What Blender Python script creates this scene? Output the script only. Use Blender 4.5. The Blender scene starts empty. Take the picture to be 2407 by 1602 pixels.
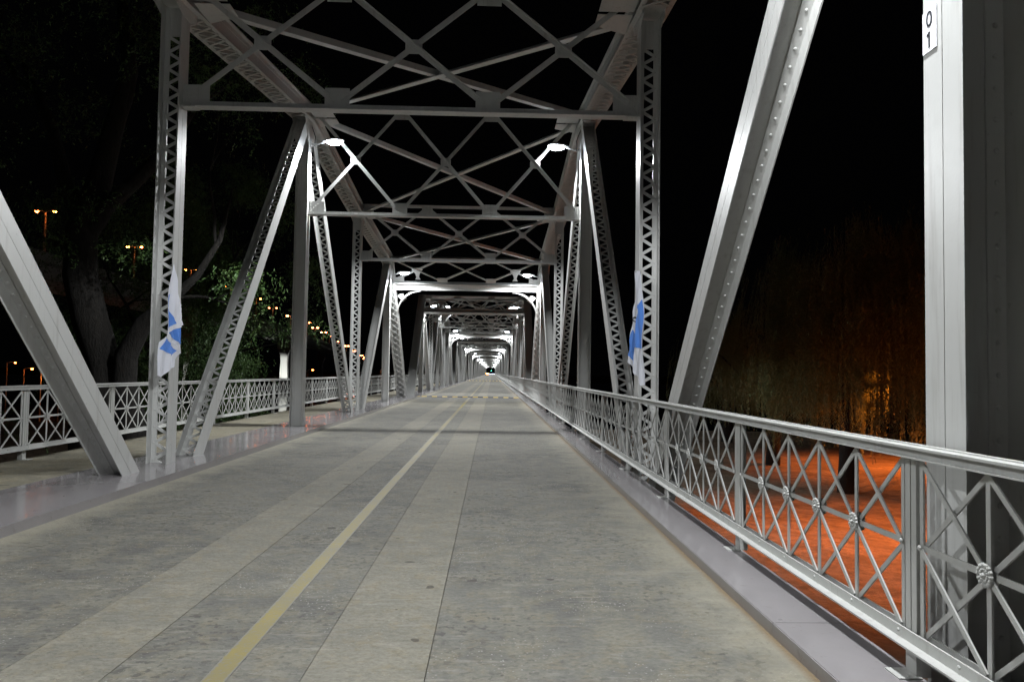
import bpy, bmesh, math, random
from mathutils import Vector, Matrix
import numpy as np
R = math.radians
random.seed(7); rng = np.random.default_rng(7)
scene = bpy.context.scene
C = scene.collection
# ------------------------------------------------------------------ camera
cam_d = bpy.data.cameras.new("camera"); cam = bpy.data.objects.new("camera", cam_d); C.objects.link(cam)
cam_d.sensor_width = 36; cam_d.lens = 27.0; cam_d.clip_start = 0.05; cam_d.clip_end = 6000
rot = Matrix.Rotation(R(-1.441), 4, 'Z') @ Matrix.Rotation(R(90 + 2.385), 4, 'X') @ Matrix.Rotation(R(0.888), 4, 'Z')
cam.matrix_world = Matrix.Translation((0, 0, 1.527)) @ rot
scene.camera = cam
# ------------------------------------------------------------------ world: night sky
w = bpy.data.worlds.new("World"); scene.world = w; w.use_nodes = True
bg = w.node_tree.nodes['Background']; bg.inputs[0].default_value = (0.42, 0.42, 0.50, 1); bg.inputs[1].default_value = 0.0011
scene.view_settings.view_transform = 'Standard'; scene.view_settings.look = 'None'
scene.view_settings.exposure = 0.0; scene.view_settings.gamma = 1
scene.render.engine = 'CYCLES'
scene.cycles.use_light_tree = True
scene.cycles.max_bounces = 6; scene.cycles.diffuse_bounces = 4; scene.cycles.glossy_bounces = 3
scene.cycles.sample_clamp_indirect = 6
LED = (0.955, 0.98, 1.0); LED_W = 1620.0
SODIUM = (1.0, 0.23, 0.04)

# ------------------------------------------------------------------ materials
def mat(name, col, rough=0.6, metal=0.0, spec=0.5):
    m = bpy.data.materials.new(name); m.use_nodes = True
    b = m.node_tree.nodes['Principled BSDF']
    b.inputs['Base Color'].default_value = (*col, 1); b.inputs['Roughness'].default_value = rough
    b.inputs['Metallic'].default_value = metal; b.inputs['Specular IOR Level'].default_value = spec
    return m
def N(m, t, **kw):
    n = m.node_tree.nodes.new(t)
    for k, v in kw.items(): setattr(n, k, v)
    return n
def L(m, a, b): m.node_tree.links.new(a, b)
def ramp(m, fac, stops):
    r = N(m, 'ShaderNodeValToRGB'); e = r.color_ramp.elements
    while len(e) < len(stops): e.new(0.5)
    for i, (p, c) in enumerate(stops):
        e[i].position = p; e[i].color = (*c, 1) if len(c) == 3 else c
    L(m, fac, r.inputs[0]); return r.outputs[0]
def noise(m, co, scale, detail=4, rough=0.55, dist=0.0):
    n = N(m, 'ShaderNodeTexNoise'); n.inputs['Scale'].default_value = scale
    n.inputs['Detail'].default_value = detail; n.inputs['Roughness'].default_value = rough
    n.inputs['Distortion'].default_value = dist
    L(m, co, n.inputs['Vector']); return n.outputs['Fac']
def mix(m, f, a, b, mode='MIX'):
    n = N(m, 'ShaderNodeMix', data_type='RGBA', blend_type=mode)
    for s, v in ((n.inputs[0], f), (n.inputs[6], a), (n.inputs[7], b)):
        if isinstance(v, (int, float)): s.default_value = v
        elif isinstance(v, tuple): s.default_value = (*v, 1)
        else: L(m, v, s)
    return n.outputs[2]
def mth(m, op, a, b=0.0, c=0.0):
    n = N(m, 'ShaderNodeMath', operation=op)
    for i, v in enumerate((a, b, c)):
        if isinstance(v, (int, float)): n.inputs[i].default_value = v
        else: L(m, v, n.inputs[i])
    return n.outputs[0]
def bump(m, h, strength, dist=0.01):
    n = N(m, 'ShaderNodeBump'); n.inputs['Strength'].default_value = strength; n.inputs['Distance'].default_value = dist
    L(m, h, n.inputs['Height']); L(m, n.outputs[0], m.node_tree.nodes['Principled BSDF'].inputs['Normal'])
def geo(m): return N(m, 'ShaderNodeNewGeometry').outputs['Position']

def paint(name, base, dark, rough, bs=0.10, spk=0.35):
    m = mat(name, base, rough); b = m.node_tree.nodes['Principled BSDF']; P = geo(m)
    big = noise(m, P, 0.9, 5, 0.6); sm = noise(m, P, 14, 4, 0.6)
    f = mth(m, 'MULTIPLY', mth(m, 'SUBTRACT', big, 0.45), 2.0)
    col = mix(m, mth(m, 'MULTIPLY', f, 0.35 if bs > 0 else 0.9), base, dark)
    if bs == 0:
        sc = ramp(m, noise(m, P, 9, 7, 0.75, 0.4), [(0.60, (0,) * 3), (0.68, (1,) * 3)]); col = mix(m, mth(m, 'MULTIPLY', sc, 0.35), col, (0.15, 0.13, 0.11))
    sp = ramp(m, noise(m, P, 38, 3, 0.7), [(0.0, (0, 0, 0)), (0.70, (0, 0, 0)), (0.78, (1, 1, 1))])
    col = mix(m, mth(m, 'MULTIPLY', sp, spk), col, tuple(c * 0.55 for c in base))
    mp = N(m, 'ShaderNodeMapping'); mp.inputs['Scale'].default_value = (5, 5, 0.35); L(m, P, mp.inputs[0])
    if bs > 0:
        gr = ramp(m, noise(m, mp.outputs[0], 2.6, 6, 0.65), [(0.54, (0,) * 3), (0.70, (1,) * 3)]); col = mix(m, mth(m, 'MULTIPLY', gr, 0.38), col, (0.27, 0.255, 0.23))
    L(m, col, b.inputs['Base Color'])
    L(m, ramp(m, sm if bs > 0.05 else big, [(0.3, (rough - (0.07 if bs > .05 else .02),) * 3), (0.7, (rough + (0.10 if bs > .05 else .06),) * 3)]), b.inputs['Roughness'])
    if bs > 0: bump(m, noise(m, P, 55 if bs > 0.05 else 1.6, 3, 0.5), bs, 0.004)
    return m
M = {}
M['steel'] = paint('painted_steel', (0.545, 0.55, 0.535), (0.44, 0.435, 0.41), 0.34)
M['plate'] = paint('kerb_paint', (0.30, 0.284, 0.290), (0.215, 0.203, 0.203), 0.115, 0.0, 0.0)
M['rail'] = paint('railing_paint', (0.50, 0.505, 0.485), (0.38, 0.38, 0.36), 0.52)
M['dark'] = mat('joint_dirt', (0.06, 0.057, 0.052), 0.9)
M['cable'] = mat('cable_rubber', (0.03, 0.03, 0.03), 0.5)
M['lamp'] = mat('lamp_housing', (0.55, 0.56, 0.57), 0.4)
M['black'] = mat('black_paint', (0.012, 0.012, 0.02), 0.6)
M['sign'] = mat('sign_white', (0.85, 0.86, 0.9), 0.45)

def emit(name, col, s):
    m = bpy.data.materials.new(name); m.use_nodes = True; nt = m.node_tree
    nt.nodes.remove(nt.nodes['Principled BSDF']); e = nt.nodes.new('ShaderNodeEmission')
    e.inputs[0].default_value = (*col, 1); e.inputs[1].default_value = s
    nt.links.new(e.outputs[0], nt.nodes['Material Output'].inputs[0]); return m
M['lens'] = emit('led_lens', (0.86, 0.93, 1.0), 50)
M['sodium'] = emit('sodium_lens', (1.0, 0.20, 0.03), 90)
M['sodium_soft'] = emit('sodium_lens_far', (1.0, 0.22, 0.07), 45)
M['green_light'] = emit('green_lens', (0.1, 1.0, 0.7), 10)
M['blue_light'] = emit('blue_white_lens', (0.55, 0.7, 1.0), 10)
M['white_light'] = emit('white_lens', (1.0, 1.0, 0.8), 9)

def concrete(name, a, b2, pit, warm, edge=True, speck=1.0):
    m = mat(name, a, 0.82, spec=0.35); P = geo(m); bs = m.node_tree.nodes['Principled BSDF']
    big = noise(m, P, 0.55, 6, 0.62); mid = noise(m, P, 3.2, 6, 0.65); fine = noise(m, P, 26, 5, 0.7)
    vor = N(m, 'ShaderNodeTexVoronoi'); vor.inputs['Scale'].default_value = 34; L(m, P, vor.inputs['Vector'])
    col = mix(m, ramp(m, big, [(0.38, (0, 0, 0)), (0.60, (1, 1, 1))]), a, b2)
    col = mix(m, mth(m, 'MULTIPLY', ramp(m, mid, [(0.42, (0, 0, 0)), (0.62, (1, 1, 1))]), 0.7), col, warm)
    br = ramp(m, noise(m, P, 6.5, 7, 0.72, 0.3), [(0.50, (0,) * 3), (0.62, (1,) * 3)])
    col = mix(m, mth(m, 'MULTIPLY', br, 0.45), col, (a[0] * 0.95, a[1] * 0.80, a[2] * 0.58))
    # aggregate: pale chips and dark pits
    chip = ramp(m, vor.outputs['Distance'], [(0.10, (1, 1, 1)), (0.24, (0, 0, 0))])
    patch = ramp(m, noise(m, P, 1.1, 4, 0.6, 0.4), [(0.46, (0, 0, 0)), (0.62, (1, 1, 1))])
    col = mix(m, mth(m, 'MULTIPLY', mth(m, 'MULTIPLY', chip, patch), 0.8 * speck), col, (0.50, 0.50, 0.47))
    pits = mth(m, 'MAXIMUM', ramp(m, noise(m, P, 17, 4, 0.55, 0.3), [(0.55, (0, 0, 0)), (0.63, (1, 1, 1))]), ramp(m, noise(m, P, 7.5, 5, 0.6, 0.5), [(0.57, (0, 0, 0)), (0.66, (0.8,) * 3)]))
    zone = ramp(m, noise(m, P, 0.8, 3, 0.5), [(0.42, (0.15,) * 3), (0.6, (1, 1, 1))])
    col = mix(m, mth(m, 'MULTIPLY', mth(m, 'MULTIPLY', pits, zone), 0.62 * speck), col, pit)
    col = mix(m, ramp(m, fine, [(0.30, (0.60,) * 3), (0.60, (0,) * 3)]), col, tuple(c * 0.45 for c in a))
    # fine cement wash streaks dragged across, and scattered leaves / tar spots
    mp = N(m, 'ShaderNodeMapping'); mp.inputs['Scale'].default_value = (1.0, 5.0, 1.0); L(m, P, mp.inputs[0])
    st = ramp(m, noise(m, mp.outputs[0], 2.4, 6, 0.7), [(0.56, (0,) * 3), (0.66, (1,) * 3)])
    col = mix(m, mth(m, 'MULTIPLY', st, 0.30), col, (0.33, 0.32, 0.28))
    tar = ramp(m, noise(m, P, 5.5, 2, 0.4), [(0.72, (0,) * 3), (0.735, (1,) * 3)])
    col = mix(m, mth(m, 'MULTIPLY', tar, 0.8), col, (0.05, 0.045, 0.035))
    if edge:   # grit and rust washed against the kerbs
        sx = N(m, 'ShaderNodeSeparateXYZ'); L(m, P, sx.inputs[0])
        wob = mth(m, 'MULTIPLY', mth(m, 'SUBTRACT', noise(m, P, 2.2, 5, 0.6), 0.5), 0.9)
        dr = mth(m, 'ADD', mth(m, 'SUBTRACT', 1.687, sx.outputs[0]), wob)
        dl = mth(m, 'ADD', mth(m, 'ADD', 4.314, sx.outputs[0]), wob)
        d = mth(m, 'MINIMUM', dr, dl)
        col = mix(m, ramp(m, d, [(0.02, (0.6,) * 3), (0.50, (0,) * 3)]), col, (0.30, 0.28, 0.215))
        d2 = mth(m, 'ADD', mth(m, 'SUBTRACT', 1.687, sx.outputs[0]), mth(m, 'MULTIPLY', wob, 0.10))
        col = mix(m, ramp(m, d2, [(0.02, (0.75,) * 3), (0.07, (0,) * 3)]), col, (0.17, 0.11, 0.05))
    L(m, col, bs.inputs['Base Color'])
    h = mth(m, 'ADD', mth(m, 'MULTIPLY', fine, 0.6), mth(m, 'MULTIPLY', vor.outputs['Distance'], 0.5))
    h = mth(m, 'SUBTRACT', h, mth(m, 'MULTIPLY', pits, 0.5))
    bump(m, h, 0.6, 0.010)
    return m
M['slab'] = concrete('road_concrete', (0.180, 0.176, 0.154), (0.100, 0.098, 0.090), (0.028, 0.027, 0.025), (0.215, 0.202, 0.157))
M['strip'] = concrete('strip_concrete', (0.216, 0.205, 0.167), (0.165, 0.158, 0.132), (0.10, 0.10, 0.09), (0.25, 0.235, 0.185), edge=False, speck=0.45)
M['walk'] = concrete('walkway_concrete', (0.29, 0.27, 0.205), (0.22, 0.205, 0.155), (0.09, 0.09, 0.07), (0.36, 0.33, 0.24), edge=False, speck=0.5)
M['viaduct'] = mat('viaduct_concrete', (0.42, 0.42, 0.40), 0.8)

def yellow():
    m = mat('yellow_line_paint', (0.42, 0.33, 0.07), 0.6); P = geo(m); b = m.node_tree.nodes['Principled BSDF']
    f = ramp(m, noise(m, P, 1.7, 6, 0.7), [(0.40, (0, 0, 0)), (0.62, (1, 1, 1))])
    g = ramp(m, noise(m, P, 34, 6, 0.75), [(0.52, (0,) * 3), (0.62, (1,) * 3)])
    col = mix(m, f, (0.200, 0.158, 0.030), (0.165, 0.140, 0.062))
    col = mix(m, mth(m, 'MULTIPLY', g, 0.75), col, (0.155, 0.15, 0.125))
    sx = N(m, 'ShaderNodeSeparateXYZ'); L(m, P, sx.inputs[0])     # ragged worn edges
    e = mth(m, 'ADD', mth(m, 'ABSOLUTE', mth(m, 'ADD', sx.outputs[0], 1.338)), mth(m, 'MULTIPLY', mth(m, 'SUBTRACT', noise(m, P, 22, 5, 0.7), 0.5), 0.05))
    col = mix(m, ramp(m, e, [(0.046, (0,) * 3), (0.056, (1,) * 3)]), col, (0.155, 0.15, 0.13)); L(m, col, b.inputs['Base Color'])
    return m
M['yellow'] = yellow()
M['bump_yellow'] = mat('bump_yellow', (0.75, 0.50, 0.04), 0.5)
M['bump_black'] = mat('bump_black', (0.03, 0.03, 0.03), 0.6)

def dirt():
    m = mat('bank_earth', (0.26, 0.20, 0.15), 0.95, spec=0.2); P = geo(m); b = m.node_tree.nodes['Principled BSDF']
    f = noise(m, P, 0.14, 8, 0.65, 0.6); g = noise(m, P, 2.2, 8, 0.72)
    col = mix(m, ramp(m, f, [(0.4, (0,) * 3), (0.62, (1,) * 3)]), (0.33, 0.25, 0.18), (0.20, 0.155, 0.11))
    col = mix(m, ramp(m, g, [(0.44, (0,) * 3), (0.64, (0.75,) * 3)]), col, (0.12, 0.095, 0.065))
    wv = N(m, 'ShaderNodeTexWave', wave_type='BANDS', bands_direction='DIAGONAL'); wv.inputs['Scale'].default_value = 0.16
    wv.inputs['Distortion'].default_value = 4; wv.inputs['Detail'].default_value = 5; wv.inputs['Detail Scale'].default_value = 0.8; L(m, P, wv.inputs[0])
    col = mix(m, ramp(m, wv.outputs['Fac'], [(0.0, (0.5,) * 3), (0.18, (0,) * 3)]), col, (0.15, 0.115, 0.08))
    L(m, col, b.inputs['Base Color']); bump(m, mth(m, 'ADD', g, mth(m, 'MULTIPLY', f, 4.0)), 1.0, 0.30); return m
M['dirt'] = dirt()
M['water'] = mat('river_water', (0.01, 0.014, 0.016), 0.08)
bump(M['water'], noise(M['water'], geo(M['water']), 0.9, 4, 0.6), 0.3, 0.05)
def leafm(name, a, b2):
    m = mat(name, a, 0.55, spec=0.35); b = m.node_tree.nodes['Principled BSDF']
    L(m, mix(m, ramp(m, noise(m, geo(m), 1.4, 4, 0.7), [(0.35, (0,) * 3), (0.65, (1,) * 3)]), a, b2), b.inputs['Base Color'])
    return m
M['leaf'] = leafm('feathery_leaves', (0.055, 0.12, 0.035), (0.085, 0.14, 0.035))
M['willow'] = leafm('willow_leaves', (0.11, 0.145, 0.06), (0.15, 0.155, 0.055))
def barkm():
    m = mat('bark', (0.07, 0.055, 0.04), 0.9); P = geo(m); b = m.node_tree.nodes['Principled BSDF']
    n = N(m, 'ShaderNodeMapping'); n.inputs['Scale'].default_value = (3, 3, 0.8); L(m, P, n.inputs[0])
    f = noise(m, n.outputs[0], 3.5, 8, 0.7, 0.8)
    L(m, mix(m, ramp(m, f, [(0.35, (0,) * 3), (0.65, (1,) * 3)]), (0.008, 0.007, 0.006), (0.022, 0.019, 0.015)), b.inputs['Base Color'])
    bump(m, f, 0.9, 0.12); return m
M['bark'] = barkm()
M['cloth_w'] = mat('flag_white', (0.80, 0.82, 0.90), 0.75); M['cloth_b'] = mat('flag_blue', (0.10, 0.29, 0.86), 0.7)

# ------------------------------------------------------------------ mesh helpers
class MB:
    def __init__(s): s.v = []; s.f = []; s.mi = []; s.m = 0
    def quadbox(s, c, ax, ay, az):
        """box centred at c with half-vectors ax, ay, az"""
        n = len(s.v); c = Vector(c)
        for i in (-1, 1):
            for j in (-1, 1):
                for k in (-1, 1): s.v.append(c + ax * i + ay * j + az * k)
        for f in ((0, 1, 3, 2), (4, 6, 7, 5), (0, 4, 5, 1), (2, 3, 7, 6), (0, 2, 6, 4), (1, 5, 7, 3)):
            s.f.append(tuple(n + q for q in f)); s.mi.append(s.m)
    def box(s, x0, x1, y0, y1, z0, z1):
        s.quadbox(((x0 + x1) / 2, (y0 + y1) / 2, (z0 + z1) / 2), Vector(((x1 - x0) / 2, 0, 0)), Vector((0, (y1 - y0) / 2, 0)), Vector((0, 0, (z1 - z0) / 2)))
    def bar(s, p0, p1, side, wd, th):
        p0 = Vector(p0); p1 = Vector(p1); a = p1 - p0; u = a.normalized(); side = Vector(side)
        side = (side - u * side.dot(u)).normalized(); n = u.cross(side)
        s.quadbox((p0 + p1) / 2, a / 2, side * wd / 2, n * th / 2)
    def prism(s, pts, d):
        """pts: planar polygon (Vectors); d: thickness vector"""
        n = len(s.v); k = len(pts); d = Vector(d)
        for p in pts: s.v.append(Vector(p) - d / 2)
        for p in pts: s.v.append(Vector(p) + d / 2)
        s.f.append(tuple(range(n + k - 1, n - 1, -1))); s.f.append(tuple(range(n + k, n + 2 * k))); s.mi += [s.m, s.m]
        for i in range(k):
            j = (i + 1) % k; s.f.append((n + i, n + j, n + k + j, n + k + i)); s.mi.append(s.m)
    def tube(s, pts, r, k=8):
        pts = [Vector(p) for p in pts]; rs = r if isinstance(r, (list, tuple)) else [r] * len(pts)
        n = len(s.v); ref = Vector((0.13, 0.99, 0.07))
        for i, p in enumerate(pts):
            t = (pts[min(i + 1, len(pts) - 1)] - pts[max(i - 1, 0)]).normalized()
            a = t.cross(ref); a = a.normalized() if a.length > 1e-3 else t.cross(Vector((1, 0, 0))).normalized(); b = t.cross(a)
            for q in range(k):
                th = 2 * math.pi * q / k; s.v.append(p + (a * math.cos(th) + b * math.sin(th)) * rs[i])
        for i in range(len(pts) - 1):
            for q in range(k):
                a = n + i * k + q; b = n + i * k + (q + 1) % k; s.f.append((a, b, b + k, a + k)); s.mi.append(s.m)
        s.f.append(tuple(range(n + k - 1, n - 1, -1))); e = n + (len(pts) - 1) * k; s.f.append(tuple(range(e, e + k))); s.mi += [s.m, s.m]
    def rivet(s, p, nrm, r=0.016, h=0.011):
        p = Vector(p); nrm = Vector(nrm).normalized(); a = nrm.orthogonal().normalized(); b = nrm.cross(a); n = len(s.v)
        for rr, hh in ((r, 0), (r * 0.72, h * 0.75)):
            for q in range(6):
                th = math.pi * q / 3; s.v.append(p + (a * math.cos(th) + b * math.sin(th)) * rr + nrm * hh)
        s.v.append(p + nrm * h)
        for q in range(6):
            j = (q + 1) % 6; s.f.append((n + q, n + j, n + 6 + j, n + 6 + q)); s.f.append((n + 6 + q, n + 6 + j, n + 12)); s.mi += [s.m, s.m]
    def mesh(s, name, mats):
        me = bpy.data.meshes.new(name); me.from_pydata([tuple(v) for v in s.v], [], s.f)
        for m_ in (mats if isinstance(mats, (list, tuple)) else [mats]): me.materials.append(m_)
        if any(s.mi): me.polygons.foreach_set('material_index', s.mi)
        me.update(); return me
    def obj(s, name, mats, parent=None):
        o = bpy.data.objects.new(name, s.mesh(name, mats)); C.objects.link(o)
        if parent: o.parent = parent
        return o
def fixn(o):
    bm = bmesh.new(); bm.from_mesh(o.data); bmesh.ops.recalc_face_normals(bm, faces=bm.faces); bm.to_mesh(o.data); bm.free(); return o
def smooth(o): o.data.polygons.foreach_set('use_smooth', [True] * len(o.data.polygons)); return o
def empty(name, loc=(0, 0, 0), rz=0):
    o = bpy.data.objects.new(name, None); C.objects.link(o); o.location = loc; o.rotation_euler = (0, 0, rz); o.empty_display_size = 0.2; return o
def tag(o, label, cat, group=None, kind=None):
    o['label'] = label; o['category'] = cat
    if group: o['group'] = group
    if kind: o['kind'] = kind
    return o
def struct(o): o['kind'] = 'structure'; return o
def copy_tree(o, parent=None):
    c = o.copy(); C.objects.link(c)
    if parent: c.parent = parent
    for ch in list(o.children): copy_tree(ch, c)
    return c
EX = Vector((1, 0, 0)); EZ = Vector((0, 0, 1)); EY = Vector((0, 1, 0))

# ------------------------------------------------------------------ key dimensions (metres)
PP = 8.062; Y00 = 11.77 - 2 * PP; SPAN = 50.0; NS = 12
XL = -4.97; XR = 2.37                     # truss centre planes
XLF = -4.815; XRF = 2.215                 # inner flange faces
ZB = -1.15; ZT = {1: 6.72, 2: 7.27, 3: 8.16, 4: 7.27, 5: 6.72}
YEND = Y00 + SPAN * NS

# ------------------------------------------------------------------ deck and road
XC = [-4.314, -2.43, -1.887, -0.92, -0.311, 1.687]
def build_road():
    mb = MB(); ys = [-12.0 + 0.0]
    js = []; y = Y00 - 0
    while y < YEND: js.append(y); y += PP if (len(js) % 6) else SPAN - 5 * PP
    ys = [-14.0] + js + [YEND + 40]
    g = 0.0022
    for i in range(len(ys) - 1):
        for k in range(5):
            mb.m = 1 if k in (1, 3) else 0
            a, b = XC[k] + (g if k else 0), XC[k + 1] - (g if k < 4 else 0)
            yy = np.linspace(ys[i] + g, ys[i + 1] - g, 4)
            if k in (1, 3):
                mb.box(a, b, ys[i] + g, ys[i + 1] - g, -0.02, 0.001)
            else: mb.box(a, b, ys[i] + g, ys[i + 1] - g, -0.02, 0.0)
    mb.m = 2; mb.box(-4.314, 1.687, -14, YEND + 40, -0.25, -0.022)
    struct(mb.obj('road', [M['slab'], M['strip'], M['dark']]))
    mb = MB(); mb.box(-1.397, -1.279, -14, YEND + 40, 0.0, 0.0035)
    struct(mb.obj('lane_line', M['yellow']))
    # kerbs: steel plates in lengths with a thin joint
    mb = MB(); y = 10.62 - 6.05 * 4
    while y < YEND:
        y1 = y + 6.05
        mb.box(1.687, 2.118, y, y1 - 0.006, -0.22, 0.078)
        mb.box(1.680, 1.687, y + 0.001, y1 - 0.004, -0.06, 0.074)
        mb.rivet((1.687 + 0.06, y + 0.05, 0.078), EZ, 0.012, 0.006)
        y = y1
    struct(mb.obj('right_kerb', M['plate']))
    mb = MB(); y = 10.52 - 6.05 * 4
    while y < YEND:
        y1 = y + 6.05; mb.box(-5.60, -4.314, y, y1 - 0.006, -0.22, 0.0985); y = y1
    struct(mb.obj('left_kerb', M['plate']))
    mb = MB(); y = Y00 - PP
    while y < YEND:
        mb.box(-7.20, -5.602, y, y + PP / 2 - 0.006, -0.12, 0.094); y += PP / 2
    struct(mb.obj('walkway', M['walk']))
build_road()
def speed_bump(y, label, n):
    t = empty('speed_bump', (-1.31, y, 0)); tag(t, label, 'speed bump', 'speed bumps across the road')
    for k in range(n):
        x0 = -2.95 + k * 5.9 / n
        mb = MB(); a = x0 + 0.01; b = x0 + 5.9 / n - 0.01
        mb.prism([Vector(((a + b) / 2, -0.17, 0.004)), Vector(((a + b) / 2, -0.09, 0.05)), Vector(((a + b) / 2, 0.09, 0.05)), Vector(((a + b) / 2, 0.17, 0.004))], (b - a, 0, 0))
        o = mb.obj('rubber_module', M['bump_yellow'] if k % 2 == 0 else M['bump_black'], t)
speed_bump(47.0, 'nearest yellow and black rubber speed bump across the road', 19)
speed_bump(142.0, 'far pale speed bump across the road, beyond the yellow and black one', 19)

# ------------------------------------------------------------------ truss members (span-local y: 0 = first bearing node)
def node(k, top):
    return Vector((0, k * PP, ZT[k] if top else ZB))
def i_member(p0, p1, xc, solid=False, riv=False, seam=True, t0=0.0, t1=None, pitch=0.25, crossed=False, xd=0.155, fw=0.17):
    """riveted I-section: two flanges facing across the road, web plate or flat lacing between them"""
    mb = MB(); p0 = Vector((xc, p0.y, p0.z)); p1 = Vector((xc, p1.y, p1.z)); a = p1 - p0; ln = a.length; u = a / ln
    n = u.cross(EX).normalized(); t1 = ln - (t1 or 0); q0 = p0 + u * t0; q1 = p0 + u * t1
    def B(x0, x1, n0, n1, s0=q0, s1=q1):
        mb.quadbox((s0 + s1) / 2 + EX * (x0 + x1) / 2 + n * (n0 + n1) / 2, (s1 - s0) / 2, EX * (x1 - x0) / 2, n * (n1 - n0) / 2)
    for sx in (-1, 1):
        x0, x1 = sorted((sx * (xd - 0.012), sx * xd))
        if seam: B(x0, x1, 0.003, fw); B(x0, x1, -fw, -0.003)
        else: B(x0, x1, -fw, fw)
        l0, l1 = sorted((sx * (xd - (0.105 if solid else 0.078)), sx * (xd - 0.0125)))
        B(l0, l1, 0.010, 0.021); B(l0, l1, -0.021, -0.010)
    L_ = t1 - t0; xr = xd - (0.055 if solid else 0.048)
    if solid:
        B(-(xd - 0.0125), xd - 0.0125, -0.0095, 0.0095)
        if riv:
            k = int(L_ / 0.155)
            for i in range(k):
                s = q0 + u * (i + 0.5) * L_ / k
                for sx in (-1, 1):
                    for sn in (-1, 1): mb.rivet(s + EX * sx * xr + n * sn * 0.021, n * sn)
    else:
        e = 0.45
        B(-(xd - 0.079), xd - 0.079, -0.009, 0.009, q0, q0 + u * e); B(-(xd - 0.079), xd - 0.079, -0.009, 0.009, q1 - u * e, q1)
        k = max(2, int(round((L_ - 2 * e) / (pitch / 2)))); st = (L_ - 2 * e) / k
        for i in range(k):
            s0 = q0 + u * (e + i * st); s1 = q0 + u * (e + (i + 1) * st); sg = 1 if i % 2 == 0 else -1
            off = n * (0.0048 * sg)
            mb.bar(s0 + EX * (-xr * sg) + off, s1 + EX * (xr * sg) + off, u, 0.046, 0.009)
            if crossed: mb.bar(s0 + EX * (xr * sg) + n * -0.0048 * sg, s1 + EX * (-xr * sg) - n * 0.0048 * sg, u * 1.0 + EX * 0.2, 0.05, 0.009)
            if riv:
                for sn in (-1, 1): mb.rivet(s0 + EX * (-xr * sg) + n * sn * 0.021, n * sn, 0.018, 0.013)
    return mb
def box_member(pts, xc, riv, hx=0.17, d=0.18, over=0.08, lace=0.34):
    """top chord / end post: two web plates with angles, cover plate above, crossed lacing below"""
    mb = MB()
    for i in range(len(pts) - 1):
        p0 = Vector((xc, pts[i].y, pts[i].z)); p1 = Vector((xc, pts[i + 1].y, pts[i + 1].z)); a = p1 - p0; ln = a.length; u = a / ln
        n = EX.cross(u).normalized()        # up-ish
        if n.z < 0: n = -n
        c = (p0 + p1) / 2
        def B(x0, x1, n0, n1): mb.quadbox(c + EX * (x0 + x1) / 2 + n * (n0 + n1) / 2, a / 2, EX * (x1 - x0) / 2, n * (n1 - n0) / 2)
        B(-hx - over, hx + over, d, d + 0.014 + 0.002 * (i % 2))
        for sx in (-1, 1):
            x0, x1 = sorted((sx * hx, sx * (hx + 0.012))); B(x0, x1, -d + 0.013, d)
            x0, x1 = sorted((sx * hx, sx * (hx + over + 0.004))); B(x0, x1, -d, -d + 0.0125)
            x0, x1 = sorted((sx * (hx + 0.0125), sx * (hx + 0.022))); B(x0, x1, -d + 0.013, -d + 0.095); B(x0, x1, d - 0.09, d - 0.001)
            if riv:
                k = int(ln / 0.16)
                for j in range(k):
                    s = p0 + u * (j + 0.5) * ln / k
                    for nn in (-d + 0.055, d - 0.045): mb.rivet(s + EX * sx * (hx + 0.022) + n * nn, EX * sx, 0.015, 0.010)
                    mb.rivet(s + EX * sx * (hx + 0.045) - n * d, -n, 0.014, 0.009)
        e = 0.55; k = max(2, int(round((ln - 2 * e) / lace))); st = (ln - 2 * e) / k
        for s0, s1 in ((p0, p0 + u * e), (p1 - u * e, p1)):
            mb.quadbox((s0 + s1) / 2 - n * (d - 0.02), (s1 - s0) / 2, EX * (hx - 0.001), n * 0.005)
        for j in range(k):
            s0 = p0 + u * (e + j * st); s1 = p0 + u * (e + (j + 1) * st)
            mb.bar(s0 - EX * (hx + 0.03) - n * (d + 0.006), s1 + EX * (hx + 0.03) - n * (d + 0.006), u, 0.047, 0.009)
            mb.bar(s0 + EX * (hx + 0.03) - n * (d + 0.016), s1 - EX * (hx + 0.03) - n * (d + 0.016), u, 0.047, 0.009)
            if riv:
                for sx in (-1, 1): mb.rivet(s0 + EX * sx * (hx + 0.03) - n * (d + 0.02), -n, 0.017, 0.011)
    return mb
def gusset_side(k, xc, riv, top=True):
    """pair of joint plates in the truss plane"""
    mb = MB(); z = ZT[k] if top else ZB
    for sx in (-1, 1):
        x = xc + sx * 0.162
        if top: pr = [(-0.62, 0.10), (0.62, 0.10), (0.62, -0.26), (0.24, -0.80), (-0.24, -0.80), (-0.62, -0.26)] if k in (1, 3, 5) else [(-0.45, 0.10), (0.45, 0.10), (0.40, -0.28), (0.17, -0.36), (-0.17, -0.36), (-0.40, -0.28)]
        else: pr = [(-0.75, -0.2), (0.75, -0.2), (0.75, 0.18), (0.34, 0.86), (-0.34, 0.86), (-0.75, 0.18)]
        ps = [Vector((x, k * PP + a, z + b)) for a, b in pr]; mb.prism(ps, (0.010, 0, 0))
        if riv:
            for a in np.arange(-0.5, 0.51, 0.11):
                for b in (-0.22, -0.31, -0.42, -0.55, -0.67):
                    bb = b if top else -b
                    if top and k in (2, 4) and b < -0.3: continue
                    if abs(a) < 0.62 - max(0, (-b - 0.26)) * 0.72:
                        mb.rivet((x + sx * 0.005, k * PP + a, z + bb), EX * sx, 0.014, 0.009)
    return mb
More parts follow.
